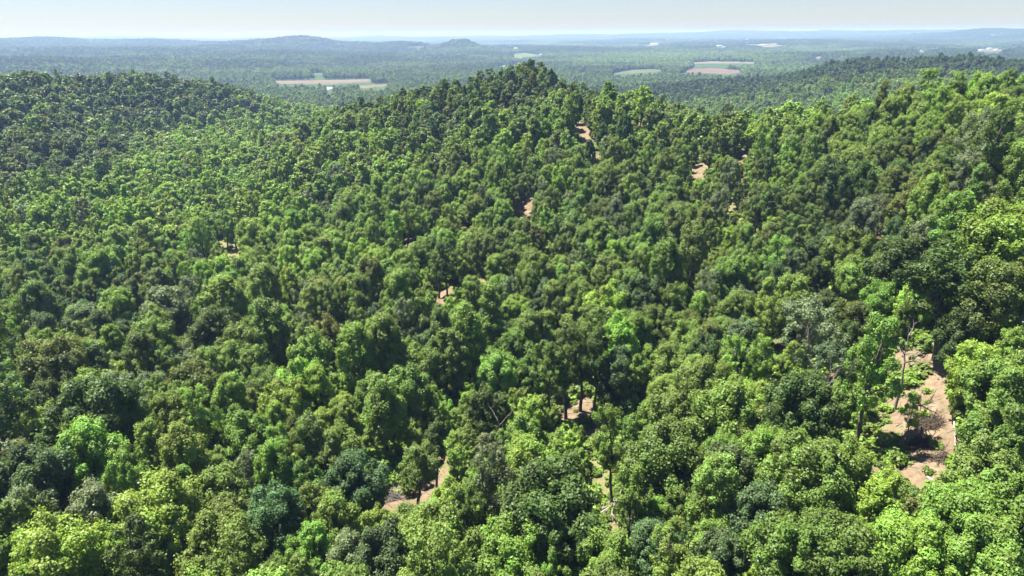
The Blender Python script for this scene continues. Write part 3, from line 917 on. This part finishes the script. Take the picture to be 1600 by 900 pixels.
# farther woods: single trees to 2.4 km, groves beyond
def ring(r0, r1, spacing):
    P = []
    r = r0
    while r < r1:
        s = spacing(r)
        n = int(math.radians(112) * r / s)
        a = math.radians(-56) + (np.arange(n) + rng.random(n)) * s / r
        rr_ = r + rng.uniform(0, s, n)
        P.append(np.stack([rr_ * np.sin(a), rr_ * np.cos(a)], -1))
        r += s
    return np.concatenate(P)
far1 = ring(1150, 2500, lambda r: 8.2 + (r - 1150) * 0.0022)
far2 = ring(2500, 19000, lambda r: max(22.0, r * 0.0078))
for far, isgrove in ((far1, False), (far2, True)):
    z = ground_h(far[:, 0], far[:, 1])
    P = np.concatenate([far, z[:, None]], 1)
    fmk = np.zeros(len(P))
    for up in (0, 5, 10, 15, 20):
        fmk = np.maximum(fmk, fields(P + np.array([0, 0, up * 1.0]), sight=True)[0])
    px, py, _ = project(P)
    r = np.hypot(far[:, 0], far[:, 1])
    # open land on the plain: keep gaps there
    n1 = pasture(P)
    flat = 1 - sstep(5, 20, z - PLAIN)
    keep = (fmk < .5) & (px > -620) & (px < 2220) & ~n1
    P, px, py, r = P[keep], px[keep], py[keep], r[keep]
    wl_ = np.where(r > 2500, 420.0, 120.0)
    nz = (fbm(P[:, 0] / wl_, P[:, 1] / wl_, 71) - .5) * np.where(r > 2500, 4.6, 2.2) + rng.normal(0, 0.4, len(P))
    flat = flat[keep]
    for k in range(len(P)):
        g = nz[k] + 1.5 * flat[k] - 0.8 - (0.7 * math.exp(-((px[k] - 1330) / 280) ** 2 - ((py[k] - 108) / 20) ** 2) if r[k] < 1600 else 0)  # ridge shading put into the tint: higher ground darker, flat land paler
        cn = LI if g > 1.3 else (Y if g > .75 else (FR if g > .2 else (M_ if g > -.3 else (D if g > -.8 else B))))
        FT.append(np.array(PAL[cn]) * 0.78 * (1 + rng.normal(0, .08)))
        FR_.append((0, 0, rng.uniform(0, 6.28)))
        if isgrove:
            w = max(26.0, r[k] * 0.0092) 
            FP.append(P[k] - (0, 0, 2.0)); FS.append((w, w, 30 * rng.uniform(.75, 1.0))); FI.append(GROVES[int(rng.integers(len(GROVES)))])
        else:
            fm_ = ['round', 'broad', 'oval'][int(rng.integers(3))]
            v = VAR[fm_][int(rng.integers(FORMS[fm_]['k']))]
            s = rng.uniform(0.75, 1.15) * (0.82 if fm_ == 'broad' else 1)
            FP.append(P[k]); FS.append((s, s, s * rng.uniform(.85, 1.1))); FI.append(v['lod'][2])
forest = scatter('forest', FP, FR_, FS, FI, FT, SRC)
forest['label'] = 'dense green woods covering the slopes, far hills and plain'

# undergrowth: shrubs and saplings between the trunks and round the clearings
def shrub(seed):
    r = np.random.default_rng(900 + seed)
    n = 14
    c = np.stack([r.normal(0, .55, n), r.normal(0, .55, n), r.uniform(.25, 1.3, n)], -1)
    li = np.repeat(np.arange(n), 34)
    d = unit(r.normal(0, 1, (len(li), 3)))
    pos = c[li] + d * r.uniform(.25, .6, len(li))[:, None]
    g = dict(pos=pos, nrm=unit(d + np.array([0, 0, .6]) + r.normal(0, .4, d.shape)), size=r.uniform(.14, .3, len(li)), lvar=np.clip(r.normal(.5, .18, len(li)), 0, 1))
    co, fa, lv = cards(g, 1, seed)
    return bpy.data.objects.new('shrub', quadmesh('shrub', co, fa, [M_LEAF], attrs={'leafvar': lv}))
SHR = [shrub(s) for s in range(5)]
NS = 34000
rs = np.sqrt(rng.uniform(60 ** 2, 420 ** 2, NS)); rs[:19000] = np.sqrt(rng.uniform(60 ** 2, 190 ** 2, 19000))
ths = rng.uniform(-math.radians(44), math.radians(44), NS)
xs, ys = rs * np.sin(ths), rs * np.cos(ths)
so, we = masks(xs, ys)
ns_ = fbm(xs / 14, ys / 14, 81)
ks = (so < .5) & ((ns_ > 0.42) | (we > .5)) & ~((we > .5) & (rng.random(NS) < .15)) | ((so > .5) & (rng.random(NS) < 0.035))
xs, ys, we, so = xs[ks], ys[ks], we[ks], so[ks]
zs = ground_h(xs, ys)
hx_, hy_, hz_ = project(np.stack([xs, ys, zs + 1.6], -1))
ok_ = np.ones(len(xs), bool)
for q in range(len(xs)):
    if so[q] < .5 and we[q] < .5 and (((OPX - hx_[q]) ** 2 + (OPY - hy_[q]) ** 2 < (1.6 * FPX / hz_[q]) ** 2) & (OPZ > hz_[q] + .3)).sum() > 0 and rng.random() < .9:
        ok_[q] = False
xs, ys, we, so, zs = xs[ok_], ys[ok_], we[ok_], so[ok_], zs[ok_]
sc_ = rng.uniform(.7, 2.1, len(xs)) * np.where((we > .5) | (so > .5), .42, 1)
pal = np.array([PAL[FR], PAL[Y], PAL[LI], PAL[M_], PAL[O]])
st = pal[rng.integers(0, 5, len(xs))] * rng.uniform(.85, 1.15, (len(xs), 1))
ug = scatter('undergrowth', np.stack([xs, ys, zs - .1], -1), np.stack([np.zeros(len(xs))] * 2 + [rng.uniform(0, 6.28, len(xs))], -1),
             np.stack([sc_, sc_, sc_ * rng.uniform(.7, 1.2, len(xs))], -1), rng.integers(0, 5, len(xs)), st, SHR)
ug['label'] = 'low green shrubs and weeds between the trunks'

# twigs and chips strewn over the bare earth
ts = []
r = np.random.default_rng(5)
for poly in SOIL[:8] + WEEDY[:2] + WEEDY[3:4]:
    lo, hi = poly.min(0) - 2, poly.max(0) + 2
    n = int(min(150, (hi - lo).prod() * 0.35))
    for _ in range(n):
        x, y = r.uniform(lo, hi)
        a = r.uniform(0, 6.28); Ln = r.uniform(.5, 2.4)
        x1, y1 = x + math.cos(a) * Ln, y + math.sin(a) * Ln
        z0, z1 = ground_h(np.array([x, x1]), np.array([y, y1]))
        ts.append(tube(curve((x, y, z0 + .06), (x1, y1, z1 + .06), r, 4, .15), np.linspace(.06, .02, 4) * r.uniform(.7, 1.5), 4))
co, fa = join_tubes(ts)
tw = link('twig_litter', quadmesh('twig_litter', co, fa, [M_GREYWOOD]))
tw['kind'] = 'stuff'; tw['label'] = 'small broken twigs strewn over the bare earth'

# ------------------------------------------------------------------ dead wood, one thing each
def tagged(o, label, cat, group=None):
    o['label'] = label; o['category'] = cat
    if group: o['group'] = group
    return o

def fallen(name, a, b, r0, r1, mat, label, group, forks=3, lift=0.25, seed=0):
    r = np.random.default_rng(300 + seed)
    p0, p1 = hit(*a)[0], hit(*b)[0]
    p0[2] += lift; p1[2] += lift
    base = p0.copy()
    path = curve(p0 - base, p1 - base, r, 9, 0.10)
    ts = [tube(path, np.linspace(r0, r1, 9), 8)]
    L = np.linalg.norm(p1 - p0)
    for k in range(forks):
        i = int(r.integers(3, 8))
        d = unit((path[-1] - path[0]) + r.normal(0, .55, 3) * L)
        d[2] = abs(d[2]) * .5 + .1
        ts.append(tube(curve(path[i], path[i] + d * L * r.uniform(.2, .45), r, 5, .2), np.linspace(r0 * .5, .02, 5), 5))
    co, fa = join_tubes(ts)
    o = link(name, quadmesh(name, co, fa, [mat], smooth=np.ones(len(fa))), loc=base)
    return tagged(o, label, 'log' if 'log' in name else 'branch', group)
fg = 'fallen wood in the clearings'
fallen('fallen_branch', (938,806), (974,779), .26, .09, M_PALE, 'thick bleached branch lying across the weedy gap right of the big dark tree', fg, 4, .5, 1)
fallen('fallen_branch', (952,772), (968,826), .20, .06, M_PALE, 'bleached forked branch crossing over others in the weedy gap', fg, 5, .8, 2)
fallen('fallen_branch', (972,770), (952,812), .17, .05, M_PALE, 'short pale limb at the right end of the bleached branch heap', fg, 3, .9, 3)
fallen('fallen_log', (926,800), (958,792), .30, .20, M_GREYWOOD, 'dark grey log at the left end of the bleached branches', fg, 1, .3, 4)
fallen('fallen_branch', (960,858), (978,838), .16, .05, M_PALE, 'pale stick near the bottom edge below the bleached branches', fg, 3, .4, 5)
fallen('fallen_log', (1486,640), (1500,708), .22, .10, M_PALE, 'long pale trunk lying along the right bank of the dirt track', fg, 3, .8, 6)
fallen('fallen_log', (1448,748), (1478,766), .28, .18, M_PALE, 'pale cut log across the lower end of the dirt track', fg, 0, .3, 7)
fallen('fallen_log', (1452,758), (1474,778), .20, .12, M_GREYWOOD, 'thin grey log just below the pale log on the track', fg, 1, .3, 8)
fallen('fallen_branch', (1300,690), (1338,668), .16, .05, M_PALE, 'pale broken limb under the tall yellow-green tree', fg, 4, 2.0, 9)
fallen('fallen_branch', (1335,395), (1368,410), .34, .10, M_GREYWOOD, 'long grey fallen limb above the dark trees right of centre', fg, 5, 8.0, 10)

def brush(a, w, d, hgt, mat, n, label, seed):
    r = np.random.default_rng(500 + seed)
    p = hit(*a)[0]
    ts = []
    for _ in range(n):
        rad = np.sqrt(r.random()); an = r.uniform(0, 6.28)
        x, y = math.cos(an) * rad * w / 2, math.sin(an) * rad * d / 2
        z = hgt * (1 - rad ** 1.5) * r.random()
        az = r.uniform(0, 6.28); L = r.uniform(.6, 2.2)
        q0 = np.array([x, y, z]); q1 = q0 + np.array([math.cos(az) * L, math.sin(az) * L, r.normal(.1, .35)])
        for q in (q0, q1):
            q[2] = q[2] + float(ground_h(np.array([p[0] + q[0]]), np.array([p[1] + q[1]]))[0]) - p[2] + .08
        ts.append(tube(curve(q0, q1, r, 4, .25), np.linspace(.07, .015, 4) * r.uniform(.6, 1.6), 4))
    co, fa = join_tubes(ts)
    return tagged(link('brush_pile', quadmesh('brush_pile', co, fa, [mat]), loc=p), label, 'brush pile', 'brush piles on the bare ground')
brush((1450,662), 4.2, 3.8, 0.7, M_DEADBRUSH, 210, 'dark brown brush heap in the middle of the dirt track', 1)
brush((1436,694), 3.4, 3.0, .8, M_DEADBRUSH, 170, 'small brown brush scraps below the dark heap on the track', 2)
brush((606,774), 6.5, 5.0, 1.6, M_GREYWOOD, 420, 'grey slash pile beside the small bare bank at lower left centre', 3)
brush((1470,716), 3.0, 2.0, .6, M_DEADBRUSH, 110, 'low brown brush line at the foot of the track', 4)
brush((727,356), 6, 6, 2.4, M_DEADBRUSH, 300, 'brown brush mound on the slope above mid-height', 5)

def snag(a, top, rad, mat, label, seed, limbs=9, lean=0.0):
    """A dead standing tree: trunk with a few bare forks and twigs."""
    r = np.random.default_rng(700 + seed)
    p, d = hit(*a)
    q = ray(*top)
    h = CAMZ + q[2] * (math.hypot(p[0], p[1]) / math.hypot(q[0], q[1])) - p[2]
    tp = curve((0, 0, -.6), (lean * h, 0, h), r, 11, .12); tp[0, :2] = 0
    e = bpy.data.objects.new('dead_tree', None); COL.objects.link(e); e.location = p
    c, f = tube(tp, np.linspace(rad, .04, 11), 7)
    tagged(e, label, 'dead tree', 'dead standing trees')
    link('trunk', quadmesh('trunk', c, f, [mat], smooth=np.ones(len(f))), e)
    for k in range(limbs):
        i = int(r.integers(5, 10))
        an = r.uniform(0, 6.28)
        dr = np.array([math.cos(an), math.sin(an), r.uniform(.35, 1.1)])
        L = h * r.uniform(.12, .28)
        pth = curve(tp[i], tp[i] + dr * L, r, 6, .22)
        ts = [tube(pth, np.linspace(rad * .42, .025, 6), 5)]
        for _ in range(5):
            j = int(r.integers(2, 6))
            ts.append(tube(curve(pth[j], pth[j] + unit(dr + r.normal(0, .6, 3)) * L * r.uniform(.25, .5), r, 4, .2), np.linspace(rad * .16, .012, 4), 4))
        c, f = join_tubes(ts)
        link('limb', quadmesh('limb', c, f, [mat], smooth=np.ones(len(f))), e)
snag((1537,668), (1543,575), .30, M_PALE, 'pale bare forked snag in front of bright trees right of the track', 1, 7, .03)
snag((1262,714), (1305,560), .26, M_GREYWOOD, 'leaning grey bare trunk left of the tall yellow-green tree', 2, 6, .10)
snag((1398,640), (1404,510), .30, M_GREYWOOD, 'dark grey dead trunk between tall yellow-green tree and the track', 3, 8, .0)
snag((732,690), (733,640), .16, M_PALE, 'thin pale dead stem in the shade left of centre', 4, 4, .02)
snag((790,720), (758,650), .24, M_GREYWOOD, 'bent grey dead tree beside the dark gap in the centre', 5, 8, -.12)
snag((1352,420), (1340,370), .28, M_GREYWOOD, 'grey leafless tree among dark crowns upper right', 6, 10, .0)
snag((512,640), (514,600), .20, M_GREYWOOD, 'grey bare stem poking out of the crowns left of centre', 7, 8, .0)

# ------------------------------------------------------------------ far buildings on the plain
def building(a, w, dpt, h, label, name='farm_building', yaw=0.0):
    p = hit(*a)[0]
    e = bpy.data.objects.new(name, None); COL.objects.link(e); e.location = p; e.rotation_euler = (0, 0, yaw)
    tagged(e, label, 'building', 'far buildings on the plain')
    x, y = w / 2, dpt / 2
    co = [(-x, -y, -3), (x, -y, -3), (x, y, -3), (-x, y, -3), (-x, -y, h), (x, -y, h), (x, y, h), (-x, y, h)]
    fa = [(0, 1, 5, 4), (1, 2, 6, 5), (2, 3, 7, 6), (3, 0, 4, 7), (4, 5, 6, 7)]
    link('wall', quadmesh('wall', co, fa, [M_WHITE]), e)
    o = .4; g = h + dpt * .28
    co = [(-x - o, -y - o, h + .02), (x + o, -y - o, h + .02), (x + o, 0, g), (-x - o, 0, g), (-x - o, y + o, h + .02), (x + o, y + o, h + .02)]
    fa = [(0, 1, 2, 3), (3, 2, 5, 4), (0, 3, 4, 4), (1, 5, 2, 2)]
    me = bpy.data.meshes.new('roof'); me.from_pydata(co, [], [(0, 1, 2, 3), (3, 2, 5, 4), (0, 3, 4), (1, 5, 2)]); me.materials.append(M_ROOF)
    link('roof', me, e)
building((515,140.5), 16, 9, 4, 'white barn among trees below the brown field')
building((846,86), 20, 12, 5, 'white barn at the right end of the pale green field', yaw=.3)
building((911,112), 15, 9, 4.5, 'white shed among far trees above the dark hilltop')
building((1023,69.6), 90, 26, 9, 'long white works building on the far plain', 'works_building')
building((1121,73), 60, 20, 7, 'wide pale warehouse on the far plain right of the works', 'warehouse', .1)
building((1192,71.5), 60, 22, 8, 'pale warehouse by the bare quarry patch on the plain', 'warehouse')
building((1545,77), 26, 14, 7, 'white building in the far town at right', 'town_building')
building((1556,78.5), 22, 14, 6, 'lower white building in the far town at right', 'town_building')
building((1532,79), 30, 14, 5, 'long white building at the left of the far town', 'town_building')
building((1437,80), 20, 12, 5, 'white farmhouse in the hazy fields left of far town')
def tower(a, h, rad, label):
    p = hit(*a)[0]
    e = bpy.data.objects.new('tower', None); COL.objects.link(e); e.location = p
    tagged(e, label, 'tower', 'far buildings on the plain')
    c, f = tube(np.array([(0, 0, -3), (0, 0, h * .4), (0, 0, h * .78)]), np.array([rad, rad * .8, rad * .7]), 12)
    link('shaft', quadmesh('shaft', c, f, [M_CONCRETE]), e)
    c, f = tube(np.array([(0, 0, h * .76), (0, 0, h * .8), (0, 0, h * .95), (0, 0, h)]), np.array([rad * .8, rad * 1.4, rad * 1.3, rad * .3]), 12)
    link('head', quadmesh('head', c, f, [M_WHITE]), e)
tower((1042,69.5), 50, 7, 'pale tower beside the long white works')
tower((1167,72), 56, 6, 'slim pale tower standing alone on the far plain')

# ------------------------------------------------------------------ haze
def haze():
    zlo, zhi = float(gP[:, 2].min()) - 1.0, max(CAMZ + 6, float(gP[:, 2].max()) + 26)
    x = 46000.0
    co = [(a, b, c) for c in (zlo, zhi) for a, b in ((-x, -2000), (x, -2000), (x, x + 500), (-x, x + 500))]
    me = bpy.data.meshes.new('haze')
    me.from_pydata(co, [], [(3, 2, 1, 0), (4, 5, 6, 7), (0, 1, 5, 4), (1, 2, 6, 5), (2, 3, 7, 6), (3, 0, 4, 7)])
    mt, ns, L = newmat('haze')
    out = nd(ns, 'ShaderNodeOutputMaterial')
    pv = nd(ns, 'ShaderNodeVolumePrincipled')
    pv.inputs['Color'].default_value = (0.31, 0.46, 0.78, 1)
    pv.inputs['Absorption Color'].default_value = (0.48, 0.55, 0.30, 1)
    pv.inputs['Density'].default_value = 1.5e-4
    pv.inputs['Anisotropy'].default_value = 0.2
    L.new(pv.outputs[0], out.inputs['Volume'])
    me.materials.append(mt)
    o = link('haze', me); o['kind'] = 'stuff'
haze()

# ------------------------------------------------------------------ light
S = Vector((-0.37, 0.17, 0.91)).normalized()
sl = bpy.data.lights.new('sun', 'SUN'); sl.energy = 5.0; sl.angle = math.radians(0.53); sl.color = (1.0, 0.95, 0.86)
so_ = bpy.data.objects.new('sun', sl); COL.objects.link(so_)
so_.rotation_euler = S.to_track_quat('Z', 'Y').to_euler()
so_.location = (0, 0, 400)
wd = bpy.data.worlds.new('World'); SC.world = wd; wd.use_nodes = True
wn, wl = wd.node_tree.nodes, wd.node_tree.links
bg = wn['Background']
sky = wn.new('ShaderNodeTexSky'); sky.sky_type = 'NISHITA'; sky.sun_disc = False
sky.sun_elevation = math.asin(S.z); sky.sun_rotation = math.atan2(S.x, S.y) % (2 * math.pi)
sky.altitude = 300; sky.air_density = 1.0; sky.dust_density = 0.3; sky.ozone_density = 3.0
wt = wn.new('ShaderNodeMix'); wt.data_type = 'RGBA'; wt.blend_type = 'MULTIPLY'; wt.inputs[0].default_value = 1.0
wt.inputs[7].default_value = (0.725, 0.735, 0.85, 1)
wl.new(sky.outputs[0], wt.inputs[6]); wl.new(wt.outputs[2], bg.inputs[0]); bg.inputs[1].default_value = 0.05

SC.view_settings.view_transform = 'Standard'; SC.view_settings.look = 'None'
SC.view_settings.exposure = 1.72; SC.view_settings.gamma = 1.0
SC.view_settings.use_curve_mapping = False
SC.cycles.use_denoising = True
cy = SC.cycles
cy.max_bounces = 8; cy.diffuse_bounces = 4; cy.glossy_bounces = 2; cy.transmission_bounces = 3; cy.volume_bounces = 0; cy.transparent_max_bounces = 4
